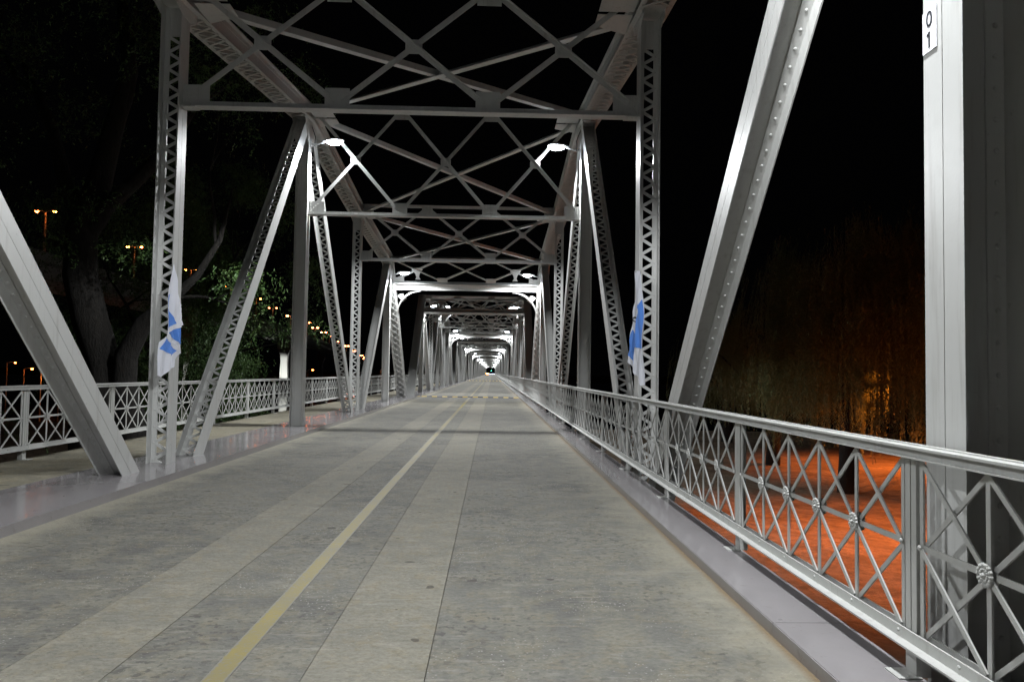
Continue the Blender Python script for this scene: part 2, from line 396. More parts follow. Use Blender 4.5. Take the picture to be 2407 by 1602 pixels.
def frame_bars(P, bot, top, nb, riv, ydir=EY):
    """crossed angle bars between bottom and top nodes; P(s, h) -> Vector"""
    mb = MB()
    def angle(a, b, off):
        a = a + ydir * off; b = b + ydir * off; u = (b - a).normalized(); n = u.cross(ydir).normalized()
        if n.z < 0: n = -n
        mb.quadbox((a + b) / 2, (b - a) / 2, n * 0.037, ydir * 0.005)
        s = 1 if off > 0 else -1
        mb.quadbox((a + b) / 2 + n * 0.0425 + ydir * s * 0.028, (b - a) / 2, n * 0.005, ydir * 0.033)
    for i in range(nb):
        a0, a1 = P(i / nb, bot), P((i + 1) / nb, bot); b0, b1 = P(i / nb, top), P((i + 1) / nb, top)
        u = (b1 - a0).normalized(); v = (a1 - b0).normalized(); sh = 0.20
        angle(a0 + u * sh, b1 - u * sh, 0.012); angle(b0 + v * sh, a1 - v * sh, -0.012)
    return mb
def plate_poly(P, s, h, wl, wr, up, ydir, mb, riv, bot=True, off=0.0):
    W = 7.03; sg = 1 if bot else -1
    pr = [(-wl, 0), (wr, 0), (wr, up * sg), (-wl, up * sg)]
    base = P(s, h); ux = EX; uh = (P(s, h + 0.5) - base).normalized()
    pts = [base + ux * a + uh * b for a, b in pr]
    mb.prism(pts, ydir * 0.010)
    if riv:
        for i in range(4):
            for sx in (-1, 1):
                if sx < 0 and wl < 0.05 or sx > 0 and wr < 0.05: continue
                q = base + ux * sx * (0.05 + 0.055 * i) * (1 if sx < 0 and wl < 0.3 or sx > 0 and wr < 0.3 or True else 1) + uh * sg * (0.10 + 0.05 * i)
                mb.rivet(q - ydir * 0.022, -ydir, 0.015, 0.011)
def sway(t, k, riv):
    y = k * PP; zb = 5.60; zt = ZT[k] + 0.02 if k != 3 else 8.30
    zt = {2: 7.50, 4: 7.50, 3: 8.33}[k]
    x0, x1 = XLF + 0.02, XRF - 0.02
    P = lambda s, h: Vector((x0 + (x1 - x0) * s, y, h))
    o = frame_bars(P, zb + 0.02, zt, 3, riv).obj('sway_frame', M['steel'], t)
    mb = MB()
    xa, xb = XLF + 0.003, XRF - 0.003
    for sy in (-1, 1):
        a, b = sorted((y + sy * 0.006, y + sy * 0.017)); mb.box(xa, xb, a, b, 5.535, 5.62)
        a, b = sorted((y + sy * 0.003, y + sy * 0.10)); mb.box(xa, xb, a, b, 5.522, 5.534)
    if riv:
        for i in range(24): mb.rivet((xa + 0.12 + i * 0.295, y - 0.017, 5.585), -EY, 0.013, 0.010)
        for sx, xx in ((1, xa), (-1, xb)):
            mb.box(*sorted((xx, xx + sx * 0.22)), y - 0.102, y + 0.102, 5.508, 5.5215)
            for q in range(3): mb.rivet((xx + sx * (0.04 + 0.07 * q), y - 0.06, 5.508), -EZ, 0.014, 0.01)
    mb.obj('bottom_strut', M['steel'], o)
    mb = MB()
    for sy in (-1, 1):
        a, b = sorted((y + sy * 0.006, y + sy * 0.017)); mb.box(xa, xb, a, b, zt - 0.02, zt + 0.06)
        a, b = sorted((y + sy * 0.003, y + sy * 0.09)); mb.box(xa, xb, a, b, zt + 0.061, zt + 0.072)
    mb.obj('top_strut', M['steel'], o)
    for s, wl, wr in ((0, 0.02, 0.38), (1 / 3, 0.19, 0.19), (2 / 3, 0.19, 0.19), (1, 0.38, 0.02)):
        mb = MB(); plate_poly(P, s, 5.56, wl, wr, 0.32, EY, mb, riv)
        if riv and s in (0, 1):
            for q in range(4): mb.rivet((xa + 0.05 if s == 0 else xb - 0.05, y - 0.0065, 5.63 + q * 0.07), -EY, 0.015, 0.011)
        mb.obj('gusset_plate', M['steel'], o)
        mb = MB(); plate_poly(P, s, zt + 0.04, wl, wr, 0.30, EY, mb, riv, bot=False); mb.obj('gusset_plate', M['steel'], o)
    hm = (zb + 0.02 + zt) / 2
    for s in (1 / 6, 1 / 2, 5 / 6):
        mb = MB(); c = P(s, hm); pts = [c + EX * a + EZ * b for a, b in ((-.13, -.06), (-.07, -.11), (.07, -.11), (.13, -.06), (.13, .06), (.07, .11), (-.07, .11), (-.13, .06))]
        mb.prism(pts, EY * 0.0095)
        if riv:
            for a, b in ((-.07, -.05), (.07, .05), (-.07, .05), (.07, -.05), (0, 0)): mb.rivet(c + EX * a + EZ * b - EY * 0.017, -EY, 0.014, 0.01)
        mb.obj('crossing_plate', M['steel'], o)
def portal(t, k, riv):
    kb = 6 if k == 5 else 0
    a = Vector((0, kb * PP, ZB)); b = Vector((0, k * PP, ZT[k])); u = (b - a).normalized()
    ylo = lambda z: a.y + (z - a.z) / (b.z - a.z) * (b.y - a.y)
    nrm = EX.cross(u).normalized()
    if nrm.z < 0: nrm = -nrm
    yd = -nrm if k == 5 else nrm           # local 'outward to camera' handled by off sign
    x0, x1 = XLF + 0.02, XRF - 0.02
    P = lambda s, h: Vector((x0 + (x1 - x0) * s, ylo(h), h))
    o = frame_bars(P, 5.86, 6.78, 3, riv, nrm).obj('portal_frame', M['steel'], t)
    # deep boxed strut
    mb = MB(); c0 = P(0.5, 5.66)
    mb.quadbox(c0, EX * (XRF - XLF - 0.01) / 2, u * 0.19, nrm * 0.012)
    for s in (-1, 1):
        mb.quadbox(c0 + u * s * 0.185, EX * (XRF - XLF - 0.012) / 2, u * 0.006, nrm * 0.10)
        mb.quadbox(c0 + u * s * 0.14 - nrm * 0.018, EX * (XRF - XLF - 0.014) / 2, u * 0.037, nrm * 0.005)
        mb.quadbox(c0 + u * s * 0.14 + nrm * 0.018, EX * (XRF - XLF - 0.014) / 2, u * 0.037, nrm * 0.005)
    mb.obj('portal_strut', M['steel'], o)
    mb = MB(); c1 = P(0.5, 6.82)
    mb.quadbox(c1, EX * (XRF - XLF - 0.01) / 2, u * 0.05, nrm * 0.07); mb.obj('top_strut', M['steel'], o)
    for s, wl, wr in ((0, 0.02, 0.50), (1 / 3, 0.24, 0.24), (2 / 3, 0.24, 0.24), (1, 0.50, 0.02)):
        mb = MB(); plate_poly(P, s, 5.82, wl, wr, 0.27, nrm, mb, False); mb.obj('gusset_plate', M['steel'], o)
        mb = MB(); plate_poly(P, s, 6.80, wl, wr, 0.22, nrm, mb, False, bot=False); mb.obj('gusset_plate', M['steel'], o)
    for s in (1 / 6, 5 / 6):
        mb = MB(); c = P(s, 6.32)
        mb.prism([c + EX * p + u * q for p, q in ((-.26, .02), (-.16, .15), (.2, .15), (.26, .05), (.1, -.22), (.06, -.42), (.13, -.56), (-.13, -.56), (-.06, -.42), (-.1, -.22))], nrm * 0.0095)
        mb.obj('hanger_plate', M['steel'], o)
    # curved knee brackets
    for sx in (-1, 1):
        mb = MB(); r = 1.25; xin = XLF + 0.035 if sx < 0 else XRF - 0.035; zc = 5.44 - r
        pts = [(xin - sx * r * (1 - math.cos(th)), zc + r * math.sin(th)) for th in np.linspace(0, math.pi / 2, 15)]
        for i in range(14):
            q0 = Vector((pts[i][0], ylo(pts[i][1]), pts[i][1])); q1 = Vector((pts[i + 1][0], ylo(pts[i + 1][1]), pts[i + 1][1]))
            mb.bar(q0, q1, nrm, 0.11, 0.012); uu = (q1 - q0).normalized(); nn = uu.cross(nrm).normalized()
            mb.quadbox((q0 + q1) / 2 + nn * sx * -0.030, (q1 - q0) / 2 * 1.02, nn * 0.022, nrm * 0.007)
        c = Vector((xin - sx * 0.30, ylo(5.0), 5.03))
        mb.prism([c + EX * p * -sx + u * q for p, q in ((-.06, .38), (.08, .38), (.12, .16), (.25, .10), (.03, -.12), (-.04, .02), (-.12, .10), (-.20, .26))], nrm * 0.009)
        mb.obj('knee_bracket', M['steel'], o)
def build_span(riv):
    t = empty('truss_span')
    for side, xc in ((-1, XL), (1, XR)):
        box_member([node(k, True) for k in range(1, 6)], xc, riv).obj('top_chord', M['steel'], t)
        mb = MB()
        for sx in (-1, 1): mb.box(xc + sx * 0.155 - 0.008, xc + sx * 0.155 + 0.008, -0.3, 6 * PP + 0.3, ZB - 0.18, ZB + 0.16); mb.box(*sorted((xc + sx * 0.17, xc + sx * 0.24)), -0.3, 6 * PP + 0.3, ZB + 0.148, ZB + 0.1595)
        mb.obj('bottom_chord', M['steel'], t)
        for a, b in ((0, 1), (6, 5)):
            A, B = node(a, False), node(b, True)
            box_member([A, B], xc, riv, lace=0.40).obj('end_post', M['steel'], t)
        for (p0, p1, sol) in ((node(2, 0), node(1, 1), 1), (node(2, 0), node(3, 1), 0), (node(4, 0), node(3, 1), 0), (node(4, 0), node(5, 1), 1)):
            i_member(p0, p1, xc, solid=bool(sol), riv=riv, seam=bool(sol), t0=0.30, t1=0.30).obj('diagonal_brace', M['steel'], t)
        for k in (2, 4): i_member(node(k, 0), node(k, 1), xc, riv=riv, t0=0.1, t1=0.2, fw=0.16).obj('laced_post', M['steel'], t)
        for k in (1, 3, 5): i_member(node(k, 0), node(k, 1), xc, solid=True, riv=riv, t0=0.1, t1=0.2, fw=0.165).obj('hanger_post', M['steel'], t)
        for k in (1, 2, 3, 4, 5): gusset_side(k, xc, riv).obj('joint_plate', M['steel'], t)
        for k in (0, 2, 4, 6): gusset_side(k, xc, riv, False).obj('joint_plate', M['steel'], t)
    for k in (2, 3, 4): sway(t, k, riv)
    portal(t, 1, riv); portal(t, 5, riv)
    # lateral bracing between the top chords, floor beams below the deck
    for k in range(1, 5):
        mb = MB(); za, zb = ZT[k] - 0.06, ZT[k + 1] - 0.06
        for sx in (-1, 1):
            xa, xb = (XL + 0.25, XR - 0.25) if sx > 0 else (XR - 0.25, XL + 0.25)
            p, q = Vector((xa, k * PP + 0.35, za + 0.02 * sx)), Vector((xb, (k + 1) * PP - 0.35, zb + 0.02 * sx)); u = (q - p).normalized(); s = u.cross(EZ).normalized(); n = s.cross(u)
            mb.bar(p, q, s, 0.15, 0.011); mb.quadbox((p + q) / 2 + n * 0.06 + s * 0.068, (q - p) / 2, s * 0.006, n * 0.055)
        for xx, sg in ((XL + 0.25, 1), (XR - 0.25, -1)):
            for kk, zz, d in ((k, za, 1), (k + 1, zb, -1)):
                mb.prism([Vector((xx, kk * PP + d * 0.05, zz - 0.03)), Vector((xx + sg * 0.55, kk * PP + d * 0.05, zz - 0.03)), Vector((xx + sg * 0.55, kk * PP + d * 0.45, zz - 0.03)), Vector((xx, kk * PP + d * 0.75, zz - 0.03))], (0, 0, 0.01))
        mb.obj('lateral_brace', M['steel'], t)
    for k in range(0, 7):
        mb = MB(); mb.box(XL + 0.17, XR - 0.17, k * PP - 0.008, k * PP + 0.008, ZB - 0.1, -0.27); mb.box(XL + 0.17, XR - 0.17, k * PP - 0.12, k * PP + 0.12, -0.268, -0.255)
        mb.box(XL - 2.1, XL - 0.18, k * PP - 0.06, k * PP + 0.06, -0.45, -0.125)
        mb.obj('floor_beam', M['steel'], t)
    return t
ORD = ['first', 'second', 'third', 'fourth', 'fifth', 'sixth', 'seventh', 'eighth', 'ninth', 'tenth', 'eleventh', 'twelfth']
spanA = build_span(True); spanB = build_span(False)
for i in range(NS):
    t = spanA if i == 0 else (spanB if i == 1 else copy_tree(spanB))
    t.location = (0, Y00 + i * SPAN, 0)
    lab = 'nearest grey riveted steel truss span, with hanging flags on its posts' if i == 0 else \
          'grey steel truss span with portal frames over the road, %s from the camera' % ORD[i] if i < NS - 1 else 'farthest small grey steel truss span framing the dark opening at the road end'
    tag(t, lab, 'bridge span', 'steel truss spans in line over the road')

# ------------------------------------------------------------------ railings
PL = PP / 3
def lattice_panel(length, cells, rosette=True):
    mb = MB(); y0, y1 = 0.085, length - 0.085; z0, z1 = 0.205, 1.06; zm = (z0 + z1) / 2; d = (y1 - y0) / cells
    for i in range(cells + 1):
        y = y0 + i * d; mb.bar((0.0, y, z0), (0.0, y, z1), EY, 0.030, 0.010)
    for i in range(cells):
        a, b = y0 + i * d, y0 + (i + 1) * d
        for lo, hi in ((z0, zm), (zm, z1)):
            mb.bar((-0.0105, a + .012, lo + .01), (-0.0105, b - .012, hi - .01), EY, 0.026, 0.009)
            mb.bar((0.0105, a + .012, hi - .01), (0.0105, b - .012, lo + .01), EY, 0.026, 0.009)
    mb.bar((0.0, y0 + 0.001, zm), (0.0, y1 - 0.001, zm), EZ, 0.03, 0.0085)
    for i in (0, cells):
        mb.rivet((-0.014, y0 + i * d, zm), -EX, 0.016, 0.010)
    rs = [(y0 + i * d, zm) for i in range(1, cells)]
    return mb, rs
def rosette_mb(y, z):
    mb = MB(); n = 14
    for sx in (-1, 1):
        c = Vector((sx * 0.020, y, z))
        for k in range(n):
            th = 2 * math.pi * k / n; u = EY * math.cos(th) + EZ * math.sin(th)
            mb.rivet(c + u * 0.042, EX * sx, 0.0120, 0.012)
            mb.rivet(c + u * 0.024, EX * sx, 0.008, 0.013)
        ring = [c + (EY * math.cos(q) + EZ * math.sin(q)) * 0.045 for q in np.linspace(0, 2 * math.pi, 17)[:-1]]
        mb.prism(ring, EX * 0.010); mb.rivet(c + EX * sx * 0.005, EX * sx, 0.013, 0.018)
    return mb
def rail_post_mb():
    mb = MB()
    for s in (-1, 1):
        mb.box(-0.012, 0.012, *sorted((s * 0.004, s * 0.050)), 0.205, 1.055); mb.box(0.012, 0.055, *sorted((s * 0.004, s * 0.014)), 0.12, 1.05)
    mb.box(-0.014, 0.014, -0.048, 0.048, 0.0, 0.135); mb.box(0.0145, 0.06, -0.045, 0.045, 0.0, 0.10); mb.box(-0.11, 0.005, -0.07, 0.07, -0.002, 0.006)
    mb.rivet((-0.05, 0.04, 0.006), EZ, 0.012, 0.008); mb.rivet((-0.05, -0.04, 0.006), EZ, 0.012, 0.008)
    return mb
def rail_span(near):
    t = empty('bridge_railing'); npan = 18
    mb = MB(); mb.box(-0.060, 0.045, 0, SPAN - 0.012, 1.108, 1.120); mb.box(-0.035, -0.024, 0, SPAN - 0.012, 1.061, 1.1075); mb.box(-0.058, -0.0355, 0, SPAN - 0.012, 1.061, 1.069); mb.box(0.0, 0.02, 0, SPAN - 0.012, 1.1205, 1.128)
    mb.obj('top_rail', M['rail'], t)
    mb = MB(); mb.box(-0.032, -0.022, 0, SPAN - 0.012, 0.150, 0.215); mb.box(-0.090, -0.0325, 0, SPAN - 0.012, 0.150, 0.160); mb.box(0.022, 0.032, 0, SPAN - 0.012, 0.150, 0.215)
    if near:
        for k in range(int(SPAN / 0.5075)): mb.rivet((-0.032, 0.085 + k * 0.5037, 0.190), -EX, 0.011, 0.009)
    mb.obj('bottom_rail', M['rail'], t)
    pm = rail_post_mb().mesh('post', M['rail'])
    ms = {}
    for k in range(npan + 1):
        o = bpy.data.objects.new('post', pm); C.objects.link(o); o.parent = t; o.location = (0, k * PL, 0)
        ln = PL if k < npan else SPAN - npan * PL; cells = 5 if k < npan else 3
        if cells not in ms:
            mb, rs = lattice_panel(ln, cells)
            if not near:
                for y, z in rs:
                    r = rosette_mb(y, z); b = len(mb.v); mb.v += r.v; mb.f += [tuple(q + b for q in f) for f in r.f]; mb.mi += r.mi
            ms[cells] = (mb.mesh('lattice_panel', M['rail']), rs, [rosette_mb(y, z).mesh('rosette', M['rail']) for y, z in rs] if near else [])
        p = bpy.data.objects.new('lattice_panel', ms[cells][0]); C.objects.link(p); p.parent = t; p.location = (0, k * PL, 0)
        for rm in ms[cells][2]:
            q = bpy.data.objects.new('rosette', rm); C.objects.link(q); q.parent = p
    return t
rA = rail_span(True); rB = rail_span(False)
first = {True: rA, False: rB}; used = set()
for i in range(NS):
    for side in ('right', 'left'):
        key = i == 0
        t = first[key] if key not in used else copy_tree(first[key]); used.add(key)
        if side == 'right': t.location = (2.10, Y00 + 0.085 + i * SPAN, 0.079)
        else: t.location = (-7.13, Y00 + 0.19 + i * SPAN, 0.095); t.rotation_euler = (0, 0, 0)
        if side == 'left': t.scale = (-1, 1, 1)
        if i == 0: lab = 'nearest grey lattice railing with rosettes along the right kerb' if side == 'right' else 'nearest grey lattice railing along the outer edge of the left walkway'
        else: lab = 'grey lattice railing on the %s side of the %s bridge span from the camera' % (side, ORD[i])
        tag(t, lab, 'railing', 'lattice railings along the bridge')

# ------------------------------------------------------------------ lamps on the bridge
def build_lamp():
    """at origin: bracket on the flange face, head reaches to +x, lens down"""
    t = empty('bridge_lamp')
    mb = MB(); mb.box(0.0, 0.02, -0.05, 0.05, -0.14, 0.10); mb.tube([(0.02, 0, -0.06), (0.14, 0, -0.075), (0.24, 0, -0.055), (0.36, 0, -0.02)], 0.022, 8)
    smooth(mb.obj('arm', M['lamp'], t))
    mb = MB(); n = 14
    prof = [(0.30, 0.035, 0.03), (0.36, 0.07, 0.05), (0.46, 0.135, 0.07), (0.62, 0.155, 0.075), (0.78, 0.13, 0.06), (0.86, 0.07, 0.03)]
    for x, hw, hh in prof:
        for q in range(n):
            th = math.pi * q / (n - 1); mb.v.append(Vector((x, hw * math.cos(th), 0.0 + hh * math.sin(th))))
    for i in range(len(prof) - 1):
        for q in range(n - 1): a = i * n + q; mb.f.append((a, a + 1, a + n + 1, a + n)); mb.mi.append(0)
        mb.f.append((i * n, (i + 1) * n, (i + 1) * n + n - 1, i * n + n - 1)); mb.mi.append(0)
    mb.f.append(tuple(range(n - 1, -1, -1))); mb.f.append(tuple(range((len(prof) - 1) * n, len(prof) * n))); mb.mi += [0, 0]
    fixn(mb.obj('housing', M['lamp'], t))
    mb = MB(); k = 16
    for r, z in ((1.0, -0.004), (0.93, -0.05), (0.6, -0.085)):
        for q in range(k): th = 2 * math.pi * q / k; mb.v.append(Vector((0.63 + 0.215 * r * math.cos(th), 0.15 * r * math.sin(th), z)))
    for i in range(2):
        for q in range(k): a = i * k + q; b = i * k + (q + 1) % k; mb.f.append((a, b, b + k, a + k)); mb.mi.append(0)
    mb.f.append(tuple(range(2 * k, 3 * k))); mb.mi.append(0)
    mb.obj('lens', M['lens'], t)
    mb = MB(); mb.tube([(0.03, 0.03, -0.03), (0.10, 0.04, -0.10), (0.12, 0.05, 0.15), (0.04, 0.06, 0.42), (-0.03, 0.06, 0.66)], 0.011, 6)
    mb.obj('cable', M['cable'], t)
    ld = bpy.data.lights.new('led_light', 'SPOT'); ld.spot_size = R(159); ld.spot_blend = 0.16; ld.shadow_soft_size = 0.10; ld.energy = LED_W; ld.color = LED
    lo = bpy.data.objects.new('led_light', ld); C.objects.link(lo); lo.parent = t; lo.location = (0.63, 0, -0.22)
    return t
lamp0 = build_lamp(); fl = False
where = {1: 'near end', 3: 'middle', 5: 'far end'}
for i in range(NS):
    for k in (1, 3, 5):
        for s in (-1, 1):
            t = lamp0 if not fl else copy_tree(lamp0); fl = True
            z = {1: 6.11, 3: 7.43, 5: 6.11}[k]
            t.location = (XLF + 0.002 if s < 0 else XRF - 0.002, Y00 + i * SPAN + k * PP, z)
            t.rotation_euler = (0, R(-3), 0) if s < 0 else (0, R(-3), math.pi)
            if i == 0 and k == 1 and s < 0:      # this one is much weaker
                c = [c for c in t.children if c.type == 'LIGHT'][0]; weak = c.data.copy(); weak.energy = LED_W * 0.45; weak_lamp = c
            tag(t, 'lit white lamp on the %s truss at the %s of the %s bridge span' % ('left' if s < 0 else 'right', where[k], ORD[i]), 'lamp', 'lamps on the truss posts')

weak_lamp.data = weak
# ------------------------------------------------------------------ flags and number plate on the nearest span
def flag(name, label, xp, sgn, facets, rope):
    t = empty(name, (xp, facets[0][2][0][0], 1.4)); tag(t, label, 'flag', 'blue and white flags hanging on the posts')
    ys = [p[0] for f in facets for p in f[2]]; ym = sum(ys) / len(ys)
    mb = MB()
    for c, lay, pts in facets:
        mb.m = {'w': 0, 'b': 1, 'k': 2}[c]; q = []
        for y, z in pts:
            x = sgn * (0.006 * lay + 0.042)
            q.append(Vector((x, y - t.location.y, z - 1.4)))
        mb.prism(q, (0.0025 * sgn, 0, 0))
    o = mb.obj('cloth', [M['cloth_w'], M['cloth_b'], M['black']], t); bm = bmesh.new(); bm.from_mesh(o.data)
    bmesh.ops.triangulate(bm, faces=bm.faces); bmesh.ops.subdivide_edges(bm, edges=[e for e in bm.edges if e.calc_length() > 0.12], cuts=4, use_grid_fill=True)
    bmesh.ops.triangulate(bm, faces=bm.faces); bmesh.ops.subdivide_edges(bm, edges=[e for e in bm.edges if e.calc_length() > 0.10], cuts=2, use_grid_fill=True)
    for v in bm.verts:
        y, z = v.co.y, v.co.z; v.co.x += sgn * (0.020 * math.sin(13 * y + 4.5 * z) + 0.012 * math.sin(27 * y - 3 * z + 1) + 0.02)
    bmesh.ops.recalc_face_normals(bm, faces=bm.faces); bm.to_mesh(o.data); bm.free()
    mb = MB(); mb.tube([Vector((sgn * a, b - t.location.y, c - 1.4)) for a, b, c in rope], 0.006, 6); mb.obj('rope', M['cable'], t)
flag('hanging_flag', 'blue and white flag hanging from the laced post on the left truss', -4.812, 1, [
 ('w', 0, [(11.394, 3.045), (11.465, 3.055), (11.927, 2.188), (11.265, 2.011), (11.282, 2.32), (11.359, 2.77)]),
 ('b', 1, [(11.372, 2.603), (11.406, 2.6), (11.37, 2.447), (11.309, 2.406)]),
 ('b', 1, [(11.369, 2.393), (11.638, 2.191), (11.289, 2.097), (11.308, 2.274)]),
 ('b', -1, [(11.374, 2.046), (11.731, 2.145), (11.807, 1.883)]),
 ('w', -2, [(11.267, 1.981), (11.374, 2.046), (11.813, 1.883), (11.839, 1.747), (11.669, 1.798)]),
 ('w', -3, [(11.151, 1.888), (11.267, 1.981), (11.839, 1.747), (11.26, 1.376), (11.076, 1.415)]),
 ('b', -2, [(11.283, 1.952), (11.714, 1.793), (11.56, 1.7), (11.159, 1.794)]),
 ('w', -4, [(11.504, 1.672), (11.707, 1.701), (11.714, 1.541), (11.446, 1.503)])],
 [(0.03, 11.42, 3.04), (0.004, 11.60, 3.06)])
flag('hanging_flag', 'long blue and white flag hanging from the laced post on the right truss', 2.212, -1, [
 ('w', 0, [(11.476, 3.091), (11.252, 3.062), (11.064, 2.953), (11.019, 2.617), (10.9, 1.9), (10.832, 1.391), (11.025, 1.376), (12.021, 1.73), (11.956, 1.85), (11.705, 2.344), (11.523, 2.702)]),
 ('b', 1, [(11.061, 2.621), (10.906, 1.901), (11.52, 1.944), (11.467, 2.206), (11.257, 2.459)]),
 ('b', 1, [(11.733, 2.22), (11.515, 2.11), (11.574, 1.693), (11.977, 1.832)]),
 ('b', 1, [(11.306, 2.58), (11.34, 2.504), (11.504, 2.57)]),
 ('k', 1, [(11.661, 2.403), (11.575, 2.409), (11.476, 2.39), (11.442, 2.351), (11.473, 2.322), (11.5, 2.355), (11.554, 2.381), (11.62, 2.383)]),
 ('k', 1, [(11.66, 2.386), (11.62, 2.383), (11.605, 2.35), (11.539, 2.335), (11.551, 2.324), (11.645, 2.34)]),
 ('k', 1, [(11.563, 2.291), (11.472, 2.294), (11.484, 2.274)]),
 ('k', 1, [(11.521, 3.082), (11.404, 3.067), (11.404, 3.061), (11.521, 3.076)])],
 [(0.03, 11.30, 3.05), (0.004, 11.66, 3.07)])
def number_plate():
    t = empty('number_plate', (2.213, 3.808, 3.315)); tag(t, 'white plate reading 0 over 1 high on the nearest right post', 'sign')
    mb = MB(); mb.box(-0.004, 0, -0.062, 0.062, -0.112, 0.105); mb.obj('panel', M['sign'], t)
    mb = MB(); mb.box(-0.001, 0.001, -0.006, 0.007, -0.04, 0.04); mb.prism([Vector((0, 0.007, 0.04)), Vector((0, -0.006, 0.04)), Vector((0, -0.006, 0.027)), Vector((0, 0.022, 0.020)), Vector((0, 0.022, 0.028))], (0.0019, 0, 0))
    o = fixn(mb.obj('digit', M['black'], t)); o.location = (-0.0055, 0, -0.052)
    for ch, z in (('0', 0.052),):
        cu = bpy.data.curves.new('digit', 'FONT'); cu.body = ch; cu.size = 0.115; cu.align_x = 'CENTER'; cu.align_y = 'CENTER'; cu.extrude = 0.001
        tmp = bpy.data.objects.new('digit_tmp', cu); C.objects.link(tmp)
        dg = bpy.context.evaluated_depsgraph_get(); me = bpy.data.meshes.new_from_object(tmp.evaluated_get(dg)); bpy.data.objects.remove(tmp)
        o = bpy.data.objects.new('digit', me); C.objects.link(o); me.materials.clear(); me.materials.append(M['black'])
        o.parent = t; o.location = (-0.0055, 0, z); o.rotation_euler = (R(90), 0, R(-90))
number_plate()

# ------------------------------------------------------------------ ground, river
mb = MB(); mb.box(-3000, 3000, -400, 4500, -5.6, -5.05); g = struct(mb.obj('ground', M['dirt']))
def bank():
    nx, ny = 60, 60; xs = np.linspace(2, 62, nx); ysb = np.linspace(-10, 92, ny); vs = []; fs = []
    for j, y in enumerate(ysb):
        for i, x in enumerate(xs):
            h = 0.16 * math.sin(x * 0.31 + y * 0.12) + 0.12 * math.sin(y * 0.37 - x * 0.2) + 0.05 * math.sin(x * 1.3 + 2 * math.sin(y * 0.6)) + 0.04 * math.sin(y * 1.9 + x)
            e = max(0, (y - 74) / 18); ed = min(1, (x - 2) / 6, (62 - x) / 6, (y + 10) / 6)
            vs.append((x, y, -5.0 + h * ed + (0.5 * math.exp(-((y - 72) / 4) ** 2)) * ed - e * 1.0))
    for j in range(ny - 1):
        for i in range(nx - 1): a = j * nx + i; fs.append((a, a + 1, a + nx + 1, a + nx))
    me = bpy.data.meshes.new('river_bank'); me.from_pydata(vs, [], fs); me.materials.append(M['dirt']); me.update()
    o = bpy.data.objects.new('river_bank', me); C.objects.link(o); smooth(o); struct(o)
bank()
mb = MB(); mb.box(-1500, 1500, 92, 560, -5.049, -5.03); struct(mb.obj('river', M['water']))

# ------------------------------------------------------------------ trees
def leaf_mesh(name, cen, dirs, ln, wd, m, parent, kind=None):
    """one small pointed leaf face per centre"""
    n = len(cen); cen = np.asarray(cen); dirs = np.asarray(dirs); dirs /= np.linalg.norm(dirs, axis=1)[:, None] + 1e-9
    r = rng.normal(size=(n, 3)); s = np.cross(dirs, r); s /= np.linalg.norm(s, axis=1)[:, None] + 1e-9
    l = (ln * rng.uniform(0.6, 1.3, n))[:, None]; wv = (wd * rng.uniform(0.6, 1.3, n))[:, None]
    v = np.stack([cen - dirs * l / 2, cen + s * wv / 2, cen + dirs * l / 2, cen - s * wv / 2], 1).reshape(-1, 3)
    me = bpy.data.meshes.new(name); me.vertices.add(4 * n); me.vertices.foreach_set('co', v.ravel())
    me.loops.add(4 * n); me.loops.foreach_set('vertex_index', np.arange(4 * n, dtype=np.int32))
    me.polygons.add(n); me.polygons.foreach_set('loop_start', np.arange(0, 4 * n, 4, dtype=np.int32)); me.polygons.foreach_set('loop_total', np.full(n, 4, dtype=np.int32))
    me.materials.append(m); me.update(calc_edges=True)
    o = bpy.data.objects.new(name, me); C.objects.link(o); o.parent = parent; return o
def limb(mb, p, d, ln, r, depth, tips, spread=0.55, up=0.15, seg=5):
    pts = [p.copy()]; rs = [r]; q = p.copy(); dd = d.normalized()
    for i in range(seg):
        dd = (dd + Vector((random.uniform(-1, 1), random.uniform(-1, 1), random.uniform(-1, 1))) * 0.17 + EZ * up * 0.2).normalized()
        q = q + dd * ln / seg; pts.append(q.copy()); rs.append(r * (1 - 0.42 * (i + 1) / seg))
    mb.tube(pts, rs, 8 if r > 0.08 else 5); tips.append((q.copy(), depth))
    if depth > 0:
        for k in range(random.choice((2, 3, 3))):
            e = pts[-1] if k < 2 else pts[random.randint(2, seg - 1)]
            nd = (dd + Vector((random.uniform(-1, 1), random.uniform(-1, 1), random.uniform(-0.6, 1))) * spread * 1.5).normalized()
            limb(mb, e, nd, ln * random.uniform(0.62, 0.85), rs[-1] * random.uniform(0.55, 0.8), depth - 1, tips, spread, up, seg)
def clump_leaves(clumps, per, r):
    cs = []; ds = []
    for c, rad in clumps:
        k = int(per * rad * rad); 
        # feathery sprays: short drooping twigs with leaflets along them
        for _ in range(max(4, k // 9)):
            o = np.array(c) + rng.normal(size=3) * rad * np.array([0.62, 0.62, 0.5]); d = rng.normal(size=3); d[2] = -abs(d[2]) * 0.9 - 0.35; d /= np.linalg.norm(d)
            L_ = rng.uniform(0.3, 0.75)
            for j in range(9):
                cs.append(o + d * L_ * j / 9 + rng.normal(size=3) * 0.035); ds.append(d + rng.normal(size=3) * 0.55)
    return cs, ds
